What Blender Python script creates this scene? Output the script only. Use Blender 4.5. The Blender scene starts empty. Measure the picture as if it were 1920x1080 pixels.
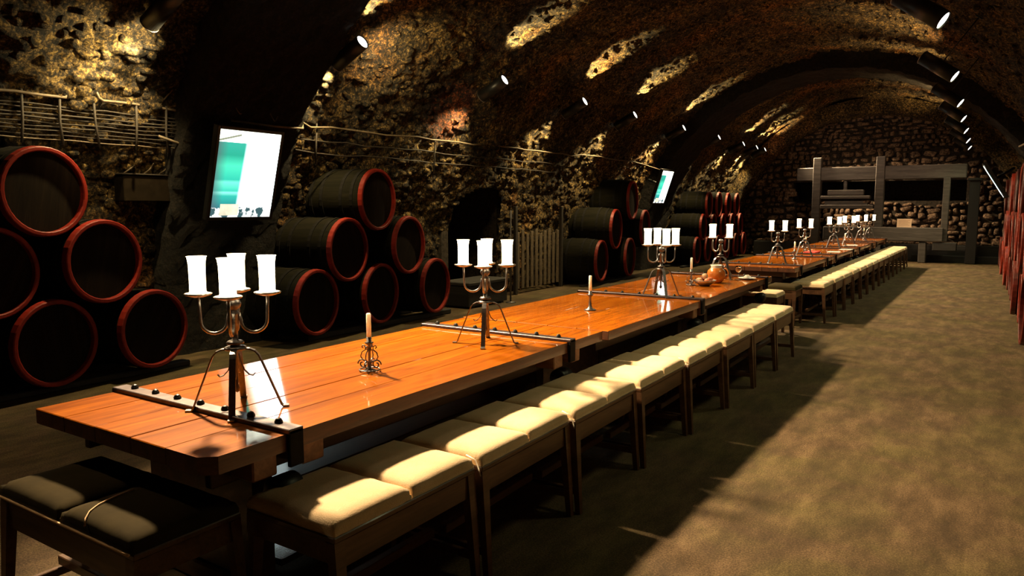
import bpy, bmesh, math, random
import numpy as np
from mathutils import Vector, Matrix
random.seed(7); rng = np.random.default_rng(7)
S = bpy.context.scene
C = S.collection
PI = math.pi

# ------------------------------------------------------------ camera
cam_d = bpy.data.cameras.new('camera'); cam = bpy.data.objects.new('camera', cam_d); C.objects.link(cam)
H = 1.6
R0 = Vector((0.84105987, 0.54094205, 0)); U0 = Vector((-0.05956387, 0.09261026, 0.99391925)); F0 = Vector((-0.53765272, 0.83594559, -0.11011138))
M = Matrix.Identity(4)
for i in range(3):
    M[i][0] = R0[i]; M[i][1] = U0[i]; M[i][2] = -F0[i]
M[0][3], M[1][3], M[2][3] = 0, 0, H
cam.matrix_world = M
cam_d.sensor_width = 36; cam_d.lens = 1363/1920*36; cam_d.clip_end = 100
S.camera = cam
S.view_settings.view_transform = 'Standard'; S.view_settings.look = 'None'
S.view_settings.gamma = 1; S.view_settings.use_curve_mapping = False
S.view_settings.exposure = 0.0

# ------------------------------------------------------------ world and lights
w = bpy.data.worlds.new('world'); S.world = w; w.use_nodes = True
w.node_tree.nodes['Background'].inputs[0].default_value = (1, .72, .4, 1)
w.node_tree.nodes['Background'].inputs[1].default_value = 0.01

WARM = (1.0, .78, .42)
def spot(loc, to, watts, half, blend=.5, col=WARM, size=.05):
    d = bpy.data.lights.new('spot', 'SPOT'); d.energy = watts; d.spot_size = 2*math.radians(half)
    d.spot_blend = blend; d.color = col; d.shadow_soft_size = size
    o = bpy.data.objects.new('spot_light', d); C.objects.link(o)
    o.location = loc
    o.rotation_euler = (Vector(to)-Vector(loc)).to_track_quat('-Z', 'Y').to_euler()
    return o
LEFT_Y = [3.9, 6.15, 9.05, 11.6, 13.8, 16.65, 19.35, 21.7, 23.2, 24.2]
RIGHT_Y = [4.5, 7.5, 10.7, 13.45, 15.8, 18.3, 21.0, 23.5]
KEY_W = 1500
for y in [3.35, 4.9, 6.7, 9.05, 11.6, 13.8, 16.4, 19.0, 21.6, 24.2]:
    pw = {3.35: 2.4, 4.9: .95, 6.7: .75}.get(y, 1.0 if y < 12 else 1.25)
    spot((-5.02, y, 3.80), (-1.2, y-(.4 if y < 4 else -.1), .2), KEY_W*pw, 38, .7, (1, .72, .40), .14)  # unseen key spots with no fixture, casting the bench and aisle shadows
for i, y in enumerate(LEFT_Y):
    # light leaving the upper end, and light leaving the lower end of each left cylinder
    spot((-5.90, y, 3.50), (-5.35, y+.16, 4.75), 420, 27, .45, (1, .76, .34), .03)
    spot((-6.42, y, 3.18), (-6.90, y-.22, 2.1), 300 if i == 0 else 290, 48, .8, (1, .76, .36), .03)
spot((-6.1, 4.2, 3.1), (-7.0, 3.35, 3.05), 230, 36, .9, (1, .78, .38), .05)
for y in RIGHT_Y:
    spot((-.80, y, 3.48), (-1.35, y+.2, 4.6), 230, 38, .8, (1, .68, .30), .03)
    spot((-.31, y, 3.22), (1.0, y+.1, 1.9), 26, 40, .8, (1, .70, .36), .03)
    spot((-.34, y, 3.20), (-1.3, y, .0), 50 if y < 5 else 95, 62, 1, (.95, .92, .48), .25)  # added weak fill on the shaded floor and bench fronts
spot((-5.9, 3.2, 2.9), (-7.2, 3.7, 2.1), 65, 40, 1, (1, .74, .36), .1)  # added wash brightening the wall below the branch rail
spot((-5.85, 6.4, 3.4), (-6.8, 7.7, 3.2), 170, 66, 1, (1, .76, .36), .15)  # added wide glow on the vault between two left fixtures
spot((-5.6, .9, 3.35), (-4.1, 1.7, 0), 150, 36, 1, (1, .70, .36), .1)
spot((-3.0, 21.5, 2.9), (-2.9, 25.4, 3.6), 60, 42, 1, (1, .70, .45), .3)  # added fill lifting the upper end wall
for x in (-4.6, -3.3, -1.6):
    spot((x, 22.6, 3.9), (x+.6, 25.4, 1.3), 95, 34, 1, (1, .70, .45), .08)

# ------------------------------------------------------------ helpers
class MB:
    """collects shapes as plain lists, then links them as one mesh object"""
    def __init__(s): s.v = []; s.f = []; s.sm = []
    def add(s, vs, fs, smooth=False):
        n = len(s.v); s.v += [tuple(p) for p in vs]; s.f += [tuple(i+n for i in f) for f in fs]; s.sm += [smooth]*len(fs); return s
    def box(s, x0, x1, y0, y1, z0, z1, b=0.0):
        if b <= 0:
            vs = [(x0,y0,z0),(x1,y0,z0),(x1,y1,z0),(x0,y1,z0),(x0,y0,z1),(x1,y0,z1),(x1,y1,z1),(x0,y1,z1)]
            return s.add(vs, [(3,2,1,0),(4,5,6,7),(0,1,5,4),(1,2,6,5),(2,3,7,6),(3,0,4,7)])
        bm = bmesh.new(); bmesh.ops.create_cube(bm, size=1)
        for v in bm.verts:
            v.co = Vector(((x0+x1)/2+v.co.x*(x1-x0), (y0+y1)/2+v.co.y*(y1-y0), (z0+z1)/2+v.co.z*(z1-z0)))
        bmesh.ops.bevel(bm, geom=list(bm.edges), offset=b, segments=1, affect='EDGES')
        s.bm(bm); bm.free(); return s
    def bm(s, bm, smooth=False, mat=None):
        bm.verts.index_update()
        vs = [(mat @ v.co) if mat else v.co.copy() for v in bm.verts]
        return s.add(vs, [tuple(v.index for v in f.verts) for f in bm.faces], smooth)
    def taper(s, a, b, wa, wb, xdir=(1,0,0)):
        """square bar from point a to b with (width, depth) at each end"""
        a = Vector(a); b = Vector(b); d = (b-a).normalized(); x = Vector(xdir); x = (x-d*x.dot(d)).normalized(); y = d.cross(x)
        vs = []
        for p, (w1, w2) in ((a, wa), (b, wb)):
            for sx, sy in ((-1,-1),(1,-1),(1,1),(-1,1)): vs.append(p+x*sx*w1/2+y*sy*w2/2)
        return s.add(vs, [(3,2,1,0),(4,5,6,7),(0,1,5,4),(1,2,6,5),(2,3,7,6),(3,0,4,7)])
    def tube(s, pts, r, n=8, closed=False, flat=None, smooth=True):
        pts = [Vector(p) for p in pts]; m = len(pts)
        rs = r if isinstance(r, (list, tuple)) else [r]*m
        vs = []; prev = None
        for i, p in enumerate(pts):
            if closed: d = (pts[(i+1) % m]-pts[i-1])
            else: d = pts[min(i+1, m-1)]-pts[max(i-1, 0)]
            d.normalize()
            if prev is None:
                a = Vector((0,0,1)) if abs(d.z) < .9 else Vector((1,0,0)); u = d.cross(a).normalized()
            else: u = (prev-d*prev.dot(d)).normalized()
            prev = u; v = d.cross(u)
            for k in range(n):
                t = 2*PI*k/n; vs.append(p+(u*math.cos(t)+v*math.sin(t))*rs[i])
        fs = []
        for i in range(m if closed else m-1):
            j = (i+1) % m
            for k in range(n): fs.append((i*n+k, i*n+(k+1) % n, j*n+(k+1) % n, j*n+k))
        if not closed: fs += [tuple(range(n))[::-1], tuple((m-1)*n+k for k in range(n))]
        return s.add(vs, fs, smooth)
    def ribbon(s, pts, side, wid, th):
        """flat strap following pts: width along 'side'"""
        pts = [Vector(p) for p in pts]; sd = Vector(side).normalized(); vs = []; m = len(pts)
        for i, p in enumerate(pts):
            d = (pts[min(i+1,m-1)]-pts[max(i-1,0)]).normalized(); nn = d.cross(sd).normalized()
            for a, b in ((-1,-1),(1,-1),(1,1),(-1,1)): vs.append(p+sd*a*wid/2+nn*b*th/2)
        fs = []
        for i in range(m-1):
            for k in range(4): fs.append((i*4+k, i*4+(k+1)%4, (i+1)*4+(k+1)%4, (i+1)*4+k))
        fs += [(3,2,1,0), tuple((m-1)*4+k for k in range(4))]
        return s.add(vs, fs)
    def lathe(s, prof, n=24, axis='z', o=(0,0,0), smooth=True, cap=True):
        """prof: list of (radius, height)"""
        vs = []
        for r, h in prof:
            for k in range(n):
                t = 2*PI*k/n; c, q = r*math.cos(t), r*math.sin(t)
                if axis == 'z': p = (o[0]+c, o[1]+q, o[2]+h)
                elif axis == 'x': p = (o[0]+h, o[1]+c, o[2]+q)
                else: p = (o[0]+q, o[1]+h, o[2]+c)
                vs.append(p)
        fs = []
        for i in range(len(prof)-1):
            for k in range(n): fs.append((i*n+k, i*n+(k+1)%n, (i+1)*n+(k+1)%n, (i+1)*n+k))
        if cap:
            if prof[0][0] > 1e-4: fs.append(tuple(range(n))[::-1])
            if prof[-1][0] > 1e-4: fs.append(tuple((len(prof)-1)*n+k for k in range(n)))
        return s.add(vs, fs, smooth)
    def ball(s, c, r, sc=(1,1,1), sub=2):
        bm = bmesh.new(); bmesh.ops.create_icosphere(bm, subdivisions=sub, radius=r)
        s.bm(bm, True, Matrix.Translation(c) @ Matrix.Diagonal((*sc, 1))); bm.free(); return s
    def build(s, name, mat, parent=None, label=None, kind=None):
        me = bpy.data.meshes.new(name); me.from_pydata(s.v, [], s.f); me.update()
        me.polygons.foreach_set('use_smooth', s.sm)
        me.materials.append(mat)
        o = bpy.data.objects.new(name, me); C.objects.link(o)
        if parent: o.parent = parent
        if label: o['label'] = label
        if kind: o['kind'] = kind
        return o

def thing(name, label, cat, loc=(0,0,0), rz=0, group=None):
    o = bpy.data.objects.new(name, None); C.objects.link(o); o.empty_display_size = .1
    o.location = loc; o.rotation_euler = (0,0,rz); o['label'] = label; o['category'] = cat
    if group: o['group'] = group
    return o
def tag(o, label, cat, group=None):
    o['label'] = label; o['category'] = cat
    if group: o['group'] = group
    return o
def copy_tree(o, parent=None):
    c = o.copy(); C.objects.link(c); c.parent = parent
    if parent: c.matrix_parent_inverse = o.matrix_parent_inverse.copy()
    for ch in list(o.children): copy_tree(ch, c)
    return c
ORD = ['first','second','third','fourth','fifth','sixth','seventh','eighth','ninth','tenth','eleventh','twelfth','thirteenth','fourteenth','fifteenth','sixteenth']

# ------------------------------------------------------------ materials
def nodes(name):
    m = bpy.data.materials.new(name); m.use_nodes = True; t = m.node_tree; b = t.nodes['Principled BSDF']; return m, t, b
def N(t, typ, **kw):
    n = t.nodes.new(typ)
    for k, v in kw.items():
        if k in ('operation','blend_type','data_type','feature','wave_type','bands_direction','distance','mode','interpolation','noise_dimensions','clamp'): setattr(n, k, v)
        else: n.inputs[k.replace('_', ' ')].default_value = v
    return n
def ramp(t, fac, stops, interp='LINEAR'):
    r = t.nodes.new('ShaderNodeValToRGB'); r.color_ramp.interpolation = interp
    e = r.color_ramp.elements
    while len(e) > 1: e.remove(e[-1])
    e[0].position = stops[0][0]; e[0].color = (*stops[0][1], 1)
    for p, c in stops[1:]:
        q = e.new(p); q.color = (*c, 1)
    t.links.new(fac, r.inputs[0]); return r.outputs[0]
def coords(t, scale=(1,1,1), kind='Object'):
    if kind == 'World':
        g = t.nodes.new('ShaderNodeNewGeometry'); out = g.outputs['Position']
    else:
        g = t.nodes.new('ShaderNodeTexCoord'); out = g.outputs[kind]
    mp = t.nodes.new('ShaderNodeMapping'); mp.inputs['Scale'].default_value = scale; t.links.new(out, mp.inputs[0]); return mp.outputs[0]
def noise(t, vec, sc, det=6, rough=.6, dist=0):
    n = N(t, 'ShaderNodeTexNoise', Scale=sc, Detail=det, Roughness=rough, Distortion=dist); t.links.new(vec, n.inputs['Vector']); return n.outputs[0]
def bump(t, b, h, strength, dist):
    n = t.nodes.new('ShaderNodeBump'); n.inputs['Strength'].default_value = strength; n.inputs['Distance'].default_value = dist
    t.links.new(h, n.inputs['Height']); t.links.new(n.outputs[0], b.inputs['Normal'])
def math_(t, op, a, b=None):
    n = t.nodes.new('ShaderNodeMath'); n.operation = op
    for i, x in enumerate((a, b)):
        if x is None: continue
        if isinstance(x, (int, float)): n.inputs[i].default_value = x
        else: t.links.new(x, n.inputs[i])
    return n.outputs[0]
def mix(t, fac, a, b, bt='MIX'):
    n = t.nodes.new('ShaderNodeMix'); n.data_type = 'RGBA'; n.blend_type = bt
    for sock, x in ((n.inputs[0], fac), (n.inputs[6], a), (n.inputs[7], b)):
        if isinstance(x, (int, float)): sock.default_value = x
        elif isinstance(x, tuple): sock.default_value = (*x, 1)
        else: t.links.new(x, sock)
    return n.outputs[2]
def plain(name, col, rough=.5, metal=0, var=.25, sc=30, coat=0, bmp=.1):
    m, t, b = nodes(name); v = coords(t)
    f = noise(t, v, sc, 5)
    c = ramp(t, f, [(.3, tuple(x*(1-var) for x in col)), (.7, tuple(min(1, x*(1+var)) for x in col))])
    t.links.new(c, b.inputs['Base Color']); b.inputs['Roughness'].default_value = rough; b.inputs['Metallic'].default_value = metal
    b.inputs['Coat Weight'].default_value = coat; b.inputs['Coat Roughness'].default_value = .12
    if bmp: bump(t, b, f, bmp, .01)
    return m
def emit(name, col, strength):
    m, t, b = nodes(name); b.inputs['Base Color'].default_value = (*col, 1)
    b.inputs['Emission Color'].default_value = (*col, 1); b.inputs['Emission Strength'].default_value = strength; return m

def rubble(name, stops, red=True, bs=1.0, sc=1.0):
    m, t, b = nodes(name); v = coords(t, kind='World')
    n1 = noise(t, v, 14*sc, 9, .78, .2)
    n2 = noise(t, v, 1.1*sc, 4, .6)
    n3 = noise(t, v, 34*sc, 5, .7)
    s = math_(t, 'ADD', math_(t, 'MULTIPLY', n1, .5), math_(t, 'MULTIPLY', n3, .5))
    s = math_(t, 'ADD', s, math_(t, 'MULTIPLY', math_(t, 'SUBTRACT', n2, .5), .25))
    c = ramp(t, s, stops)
    if red:
        n4 = noise(t, v, .55, 3, .6)
        msk = ramp(t, n4, [(.54, (0,0,0)), (.62, (1,1,1))])
        c = mix(t, msk, c, mix(t, 1.0, c, (1.05, .76, .6), 'MULTIPLY'))
    if red:
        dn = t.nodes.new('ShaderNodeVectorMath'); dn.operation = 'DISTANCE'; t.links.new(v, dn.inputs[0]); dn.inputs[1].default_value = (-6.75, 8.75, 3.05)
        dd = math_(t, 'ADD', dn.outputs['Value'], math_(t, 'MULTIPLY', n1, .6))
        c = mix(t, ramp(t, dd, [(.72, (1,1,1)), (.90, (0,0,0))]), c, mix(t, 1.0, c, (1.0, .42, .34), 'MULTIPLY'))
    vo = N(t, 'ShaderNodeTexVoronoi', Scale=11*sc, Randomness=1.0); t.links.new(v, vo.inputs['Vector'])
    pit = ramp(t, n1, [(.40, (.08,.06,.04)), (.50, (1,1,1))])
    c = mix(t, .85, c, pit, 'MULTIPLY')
    t.links.new(c, b.inputs['Base Color']); b.inputs['Roughness'].default_value = .85
    b.inputs['Specular IOR Level'].default_value = .3
    h = math_(t, 'ADD', math_(t, 'MULTIPLY', n1, 1.0), math_(t, 'MULTIPLY', n3, .35))
    h = math_(t, 'SUBTRACT', h, math_(t, 'MULTIPLY', vo.outputs['Distance'], .45))
    bump(t, b, h, 1.0, .11*bs)
    return m
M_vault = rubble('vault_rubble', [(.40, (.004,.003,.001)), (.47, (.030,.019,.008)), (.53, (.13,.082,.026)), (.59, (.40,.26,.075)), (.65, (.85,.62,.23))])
M_rib = rubble('rib_stone', [(.38, (.003,.002,.001)), (.52, (.012,.008,.004)), (.62, (.035,.025,.013)), (.72, (.09,.065,.04))], red=False)
M_stone = rubble('end_stone', [(.36, (.03,.018,.012)), (.48, (.14,.085,.055)), (.58, (.32,.21,.13)), (.68, (.55,.40,.26))], red=False, bs=.35)
M_mortar = rubble('mortar', [(.3, (.01,.008,.006)), (.6, (.05,.035,.022)), (.8, (.12,.08,.05))], red=False, bs=.4)

def floor_mat():
    m, t, b = nodes('trodden_floor'); v = coords(t, kind='World')
    n1 = noise(t, v, 110, 4, .85); n2 = noise(t, v, 1.3, 7, .7, .6); n3 = noise(t, coords(t, (1,.35,1), 'World'), 6, 6, .7)
    s = math_(t, 'ADD', math_(t, 'MULTIPLY', n1, .6), math_(t, 'MULTIPLY', n3, .4))
    a = ramp(t, s, [(.36, (.016,.010,.005)), (.5, (.070,.043,.020)), (.64, (.20,.130,.070))])
    g = ramp(t, s, [(.36, (.016,.012,.004)), (.5, (.064,.047,.016)), (.64, (.17,.13,.048))])
    c = mix(t, ramp(t, n2, [(.42,(0,0,0)),(.62,(1,1,1))]), a, g)
    t.links.new(c, b.inputs['Base Color']); b.inputs['Roughness'].default_value = .8; b.inputs['Specular IOR Level'].default_value = .25
    bump(t, b, s, .6, .012); return m
M_floor = floor_mat()

def wood(name, dark, mid, light, rough=.35, coat=0, sc=1.0, along='y', bmp=.12, coat_r=.08):
    m, t, b = nodes(name)
    s = {'y': (7, .55, 7), 'x': (.55, 7, 7), 'z': (7, 7, .55)}[along]
    v = coords(t, tuple(q*sc for q in s), 'World' if name == 'table_wood' else 'Object')
    n1 = noise(t, v, 2.2, 8, .65, .8); n2 = noise(t, v, 12, 4, .6)
    f = math_(t, 'ADD', math_(t, 'MULTIPLY', n1, .75), math_(t, 'MULTIPLY', n2, .25))
    c = ramp(t, f, [(.32, dark), (.5, mid), (.68, light)])
    t.links.new(c, b.inputs['Base Color']); b.inputs['Roughness'].default_value = rough
    b.inputs['Coat Weight'].default_value = coat; b.inputs['Coat Roughness'].default_value = coat_r
    bump(t, b, f, bmp, .01); return m
M_table = wood('table_wood', (.15,.033,.001), (.29,.074,.0015), (.44,.128,.003), .45, .9, 1, 'y', .05, .06)
M_table.node_tree.nodes['Principled BSDF'].inputs['Specular IOR Level'].default_value = .04; M_table.node_tree.nodes['Principled BSDF'].inputs['Coat IOR'].default_value = 1.4
M_edge = wood('dark_table_edge', (.03,.009,.003), (.085,.026,.008), (.15,.05,.016), .5, .15, 1, 'y')  # darker wood for every plank face not facing up
M_under = wood('table_frame_wood', (.02,.009,.004), (.055,.022,.009), (.10,.04,.016), .5, .2, 1, 'y')
M_block = wood('beam_end_wood', (.10,.04,.015), (.19,.08,.035), (.30,.14,.07), .5, 0, 1, 'x')
M_bench = wood('bench_wood', (.035,.014,.006), (.085,.036,.014), (.15,.07,.03), .45, .25, 1, 'y')
M_board = wood('foot_board_wood', (.015,.012,.010), (.035,.028,.022), (.06,.05,.04), .22, .6, 1, 'y', .3, .1)
M_timber = wood('grey_timber', (.030,.026,.022), (.058,.050,.044), (.10,.088,.077), .8, 0, 1, 'x', .3)
M_darkwood = wood('dark_timber', (.008,.007,.007), (.018,.016,.015), (.035,.03,.028), .7, 0, 1, 'x', .3)
M_cask = wood('cask_wood', (.004,.004,.002), (.009,.008,.004), (.017,.014,.008), .9, 0, 1, 'x', .25)
M_head = wood('cask_head_wood', (.006,.004,.003), (.012,.008,.005), (.020,.013,.008), .9, 0, 1, 'z', .25)
for _m in (M_cask, M_head): _m.node_tree.nodes['Principled BSDF'].inputs['Specular IOR Level'].default_value = .1
M_hoop = plain('dull_hoop_iron', (.010,.009,.008), .85, 0, .3, 20); M_hoop.node_tree.nodes['Principled BSDF'].inputs['Specular IOR Level'].default_value = .12
M_red = plain('red_rim_paint', (.23,.016,.008), .5, 0, .25, 14, 0); M_red.node_tree.nodes['Principled BSDF'].inputs['Specular IOR Level'].default_value = .3
M_iron = plain('wrought_iron', (.17,.16,.165), .38, .85, .3, 60)
M_steel = plain('forged_bright_iron', (.34,.32,.31), .32, .9, .35, 40, 0, .15)
M_strap = plain('strap_iron', (.075,.062,.068), .42, .8, .3, 25, 0, .12)
M_black = plain('black_enamel', (.012,.012,.012), .4, .2, .2, 30)
M_branch = plain('peeled_branch', (.10,.072,.042), .7, 0, .4, 20)
M_branchd = plain('dark_branch', (.018,.012,.007), .8, 0, .4, 20)
M_cush = None
def cushion_mat():
    m, t, b = nodes('cushion_cloth'); v = coords(t)
    n1 = noise(t, v, 220, 2, .6); n2 = noise(t, v, 5, 4, .6)
    c = ramp(t, math_(t, 'ADD', math_(t,'MULTIPLY',n1,.4), math_(t,'MULTIPLY',n2,.6)), [(.35, (.56,.40,.22)), (.65, (.80,.59,.36))])
    t.links.new(c, b.inputs['Base Color']); b.inputs['Roughness'].default_value = .9
    b.inputs['Sheen Weight'].default_value = .2
    bump(t, b, n1, .4, .004); return m
M_cush = cushion_mat()
M_cushd = plain('shaded_cushion_cloth', (.030,.022,.008), .95, 0, .2, 8, 0, .2); M_cushd.node_tree.nodes['Principled BSDF'].inputs['Specular IOR Level'].default_value = .1  # cushion colour darkened to stand for shade at the table ends
M_highlight_seam = plain('pale_highlight_seam', (.7,.45,.25), .7, 0, .1, 20)  # serves the painted lip highlight and the cushion seam
M_wax = plain('candle_wax', (.92,.90,.84), .4, 0, .05, 30)
M_wax.node_tree.nodes['Principled BSDF'].inputs['Subsurface Weight'].default_value = 1.0; M_wax.node_tree.nodes['Principled BSDF'].inputs['Subsurface Scale'].default_value = .03; M_wax.node_tree.nodes['Principled BSDF'].inputs['Subsurface Radius'].default_value = (1, .9, .75)
M_shade = emit('lit_candle_glass', (1, .83, .52), 7.0)
M_lens = emit('lamp_lens', (1, .93, .82), 9.0)
M_lens2 = emit('lamp_lens_dim', (1, .93, .80), 1.6)

# ------------------------------------------------------------ vault shell
VC, VZ, VR = -2.95, .3, 4.65
Y0, Y1 = -2.5, 25.5
def vnoise(x, y, seed):
    g = np.random.default_rng(seed).random((256, 256))
    xi = np.floor(x).astype(int); yi = np.floor(y).astype(int); fx = x-xi; fy = y-yi
    fx = fx*fx*(3-2*fx); fy = fy*fy*(3-2*fy)
    a = g[xi % 256, yi % 256]; b = g[(xi+1) % 256, yi % 256]; c = g[xi % 256, (yi+1) % 256]; d = g[(xi+1) % 256, (yi+1) % 256]
    return (a*(1-fx)+b*fx)*(1-fy)+(c*(1-fx)+d*fx)*fy
def worley(x, y, seed):
    r = np.random.default_rng(seed); gx = r.random((128,128)); gy = r.random((128,128)); gh = r.random((128,128))
    xi = np.floor(x).astype(int); yi = np.floor(y).astype(int)
    best = np.full(x.shape, 9.); hh = np.zeros(x.shape)
    for i in (-1,0,1):
        for j in (-1,0,1):
            a = (xi+i) % 128; b = (yi+j) % 128
            d = np.hypot(xi+i+gx[a,b]-x, yi+j+gy[a,b]-y); k = d < best
            best = np.where(k, d, best); hh = np.where(k, gh[a,b], hh)
    return best, hh
def relief(u, y):
    """how far the rubble stands proud of the vault line (metres)"""
    d1, h1 = worley(u/.19, y/.30, 1); d2, h2 = worley(u/.09, y/.13, 2)
    a = np.clip(1-d1*1.25, 0, 1)**.6*(.02+.055*h1)
    b = np.clip(1-d2*1.2, 0, 1)**.7*(.01+.03*h2)
    n = (vnoise(u*.9, y*.7, 3)-.5)*.16+(vnoise(u*3.1, y*2.7, 4)-.5)*.07+(vnoise(u*11, y*10, 5)-.5)*.03
    return a+b+n
def grid(name, us, ys, fpos, mat, skip=None):
    U, Yy = np.meshgrid(us, ys, indexing='ij')
    P = fpos(U, Yy).reshape(-1, 3)
    nu, ny = len(us), len(ys)
    idx = np.arange(nu*ny).reshape(nu, ny)
    q = np.stack([idx[:-1,:-1], idx[:-1,1:], idx[1:,1:], idx[1:,:-1]], -1).reshape(-1, 4)
    if skip is not None:
        k = skip(U[:-1,:-1].reshape(-1), Yy[:-1,:-1].reshape(-1)); q = q[~k]
    me = bpy.data.meshes.new(name); me.vertices.add(len(P)); me.vertices.foreach_set('co', P.astype(np.float32).ravel())
    me.loops.add(q.size); me.loops.foreach_set('vertex_index', q.astype(np.int32).ravel())
    me.polygons.add(len(q)); me.polygons.foreach_set('loop_start', np.arange(0, q.size, 4, dtype=np.int32)); me.polygons.foreach_set('loop_total', np.full(len(q), 4, dtype=np.int32))
    me.polygons.foreach_set('use_smooth', np.ones(len(q), dtype=bool)); me.update(calc_edges=True); me.validate(); me.materials.append(mat)
    o = bpy.data.objects.new(name, me); C.objects.link(o); o['kind'] = 'structure'; return o
# arc length parameter u: 0 at left floor, up the wall, over the crown, down to the right floor
LW = VZ; LA = PI*VR
def vault_pt(u, y, off=0.0):
    u = np.asarray(u, float); y = np.asarray(y, float)
    r = VR-off
    th = np.clip((u-LW)/VR, 0, PI)
    x = VC-r*np.cos(th); z = VZ+r*np.sin(th)
    z = np.where(u < LW, u, z); z = np.where(u > LW+LA, VZ-(u-LW-LA), z)
    return np.stack([x, y, z], -1)
def vault_rel(U, Yy): return vault_pt(U, Yy, relief(U, Yy))
ys = np.concatenate([np.arange(Y0, 1.2, .12), np.arange(1.2, 9, .032), np.arange(9, Y1+.05, .05)])
u1 = 2.9; UT = 2*LW+LA
DOOR = lambda u, y: (y > 9.7) & (y < 11.1) & (u < 1.75+.25*np.sqrt(np.clip(1-((y-10.4)/.7)**2, 0, 1)))
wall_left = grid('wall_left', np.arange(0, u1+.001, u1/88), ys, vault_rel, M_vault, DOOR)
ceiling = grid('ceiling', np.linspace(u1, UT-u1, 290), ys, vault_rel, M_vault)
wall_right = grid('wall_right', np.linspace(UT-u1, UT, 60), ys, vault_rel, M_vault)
# floor and front end
fl = MB(); fl.box(-7.9, 2.1, Y0, Y1+.3, -.12, 0); fl.build('floor', M_floor, kind='structure')
def arch_plate(y0, y1, rin, name, mat, ribs=True):
    """stone rib: a band across the vault with rough inner face"""
    mb = MB(); n = 110; m = 12
    us = np.linspace(0, 1, n)
    prof = []
    tot = LW*2+PI*rin
    for q in us:
        s = q*tot
        if s < LW: prof.append((VC-rin, s, -1, 0))
        elif s > LW+PI*rin: prof.append((VC+rin, VZ-(s-LW-PI*rin), 1, 0))
        else:
            a = (s-LW)/rin; prof.append((VC-rin*math.cos(a), VZ+rin*math.sin(a), -math.cos(a), math.sin(a)))
    vs = []; k = m+3
    for i, (x, z, nx, nz) in enumerate(prof):
        row = [(y0, .45)]+[(y0+(y1-y0)*j/m, 0) for j in range(m+1)]+[(y1, .45)]
        for j, (y, out) in enumerate(row):
            jit = 0 if out else random.uniform(-.03, .03)
            vs.append((x+nx*(out+jit), y+(random.uniform(-.02,.02) if j in (1, m+1) else 0), max(-.02, z+nz*(out+jit))))
    fs = []
    for i in range(n-1):
        for j in range(k-1): fs.append((i*k+j, i*k+j+1, (i+1)*k+j+1, (i+1)*k+j))
    mb.add(vs, fs, True); return mb.build(name, mat, kind='structure')
arch_plate(4.45, 5.85, 4.30, 'trim_1', M_rib)
arch_plate(17.3, 18.9, 4.30, 'trim_2', M_rib)
arch_plate(24.5, 25.35, 4.12, 'trim_3', M_vault)
front = MB(); front.box(-7.9, 2.1, Y0-.3, Y0, 0, 5.2); front.build('wall_front', M_mortar, kind='structure')

# loose rubble stones standing proud on the left side of the vault
def lump(seed, sub=2):
    r = random.Random(seed); bm = bmesh.new(); bmesh.ops.create_icosphere(bm, subdivisions=sub, radius=.5)
    for v in bm.verts:
        f = 1+r.uniform(-.16, .16); v.co = Vector((v.co.x*f, v.co.y*f, v.co.z*f))
        for q in range(3): v.co[q] = max(-.42, min(.42, v.co[q]))
    me = bpy.data.meshes.new('stone'); bm.to_mesh(me); bm.free()
    me.polygons.foreach_set('use_smooth', [True]*len(me.polygons)); me.materials.append(M_vault); return me
lumps = [lump(s) for s in range(7)]
def frame_at(u, y):
    th = max(0, min(PI, (u-LW)/VR)); n = Vector((-math.cos(th), 0, math.sin(th)))   # outwards
    t = Vector((math.sin(th), 0, math.cos(th))); return n, Vector((0,1,0)), t
cnt = 0; placed = []
while cnt < 300:
    u = random.uniform(.4, 5.6); y = random.uniform(2.0, 8.6)
    if 4.3 < y < 6.0 or any(abs(u-a) < .14 and abs(y-b) < .17 for a, b in placed): continue
    placed.append((u, y)); cnt += 1
    sy = random.uniform(.10, .26); su = random.uniform(.07, .16); sn = random.uniform(.06, .12)
    p = vault_pt(u, y, float(relief(np.array([u]), np.array([y]))[0])-.005)
    n, a, b = frame_at(u, y)
    par = wall_left if u < u1 else ceiling
    o = bpy.data.objects.new('stone', random.choice(lumps)); C.objects.link(o); o.parent = par
    tw = random.uniform(-.5, .5); a2 = a*math.cos(tw)+b*math.sin(tw); b2 = b*math.cos(tw)-a*math.sin(tw)
    mm = Matrix((( a2.x*sy, b2.x*su, n.x*sn, p[0]), (a2.y*sy, b2.y*su, n.y*sn, p[1]), (a2.z*sy, b2.z*su, n.z*sn, p[2]), (0,0,0,1)))
    o.matrix_local = mm
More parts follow.
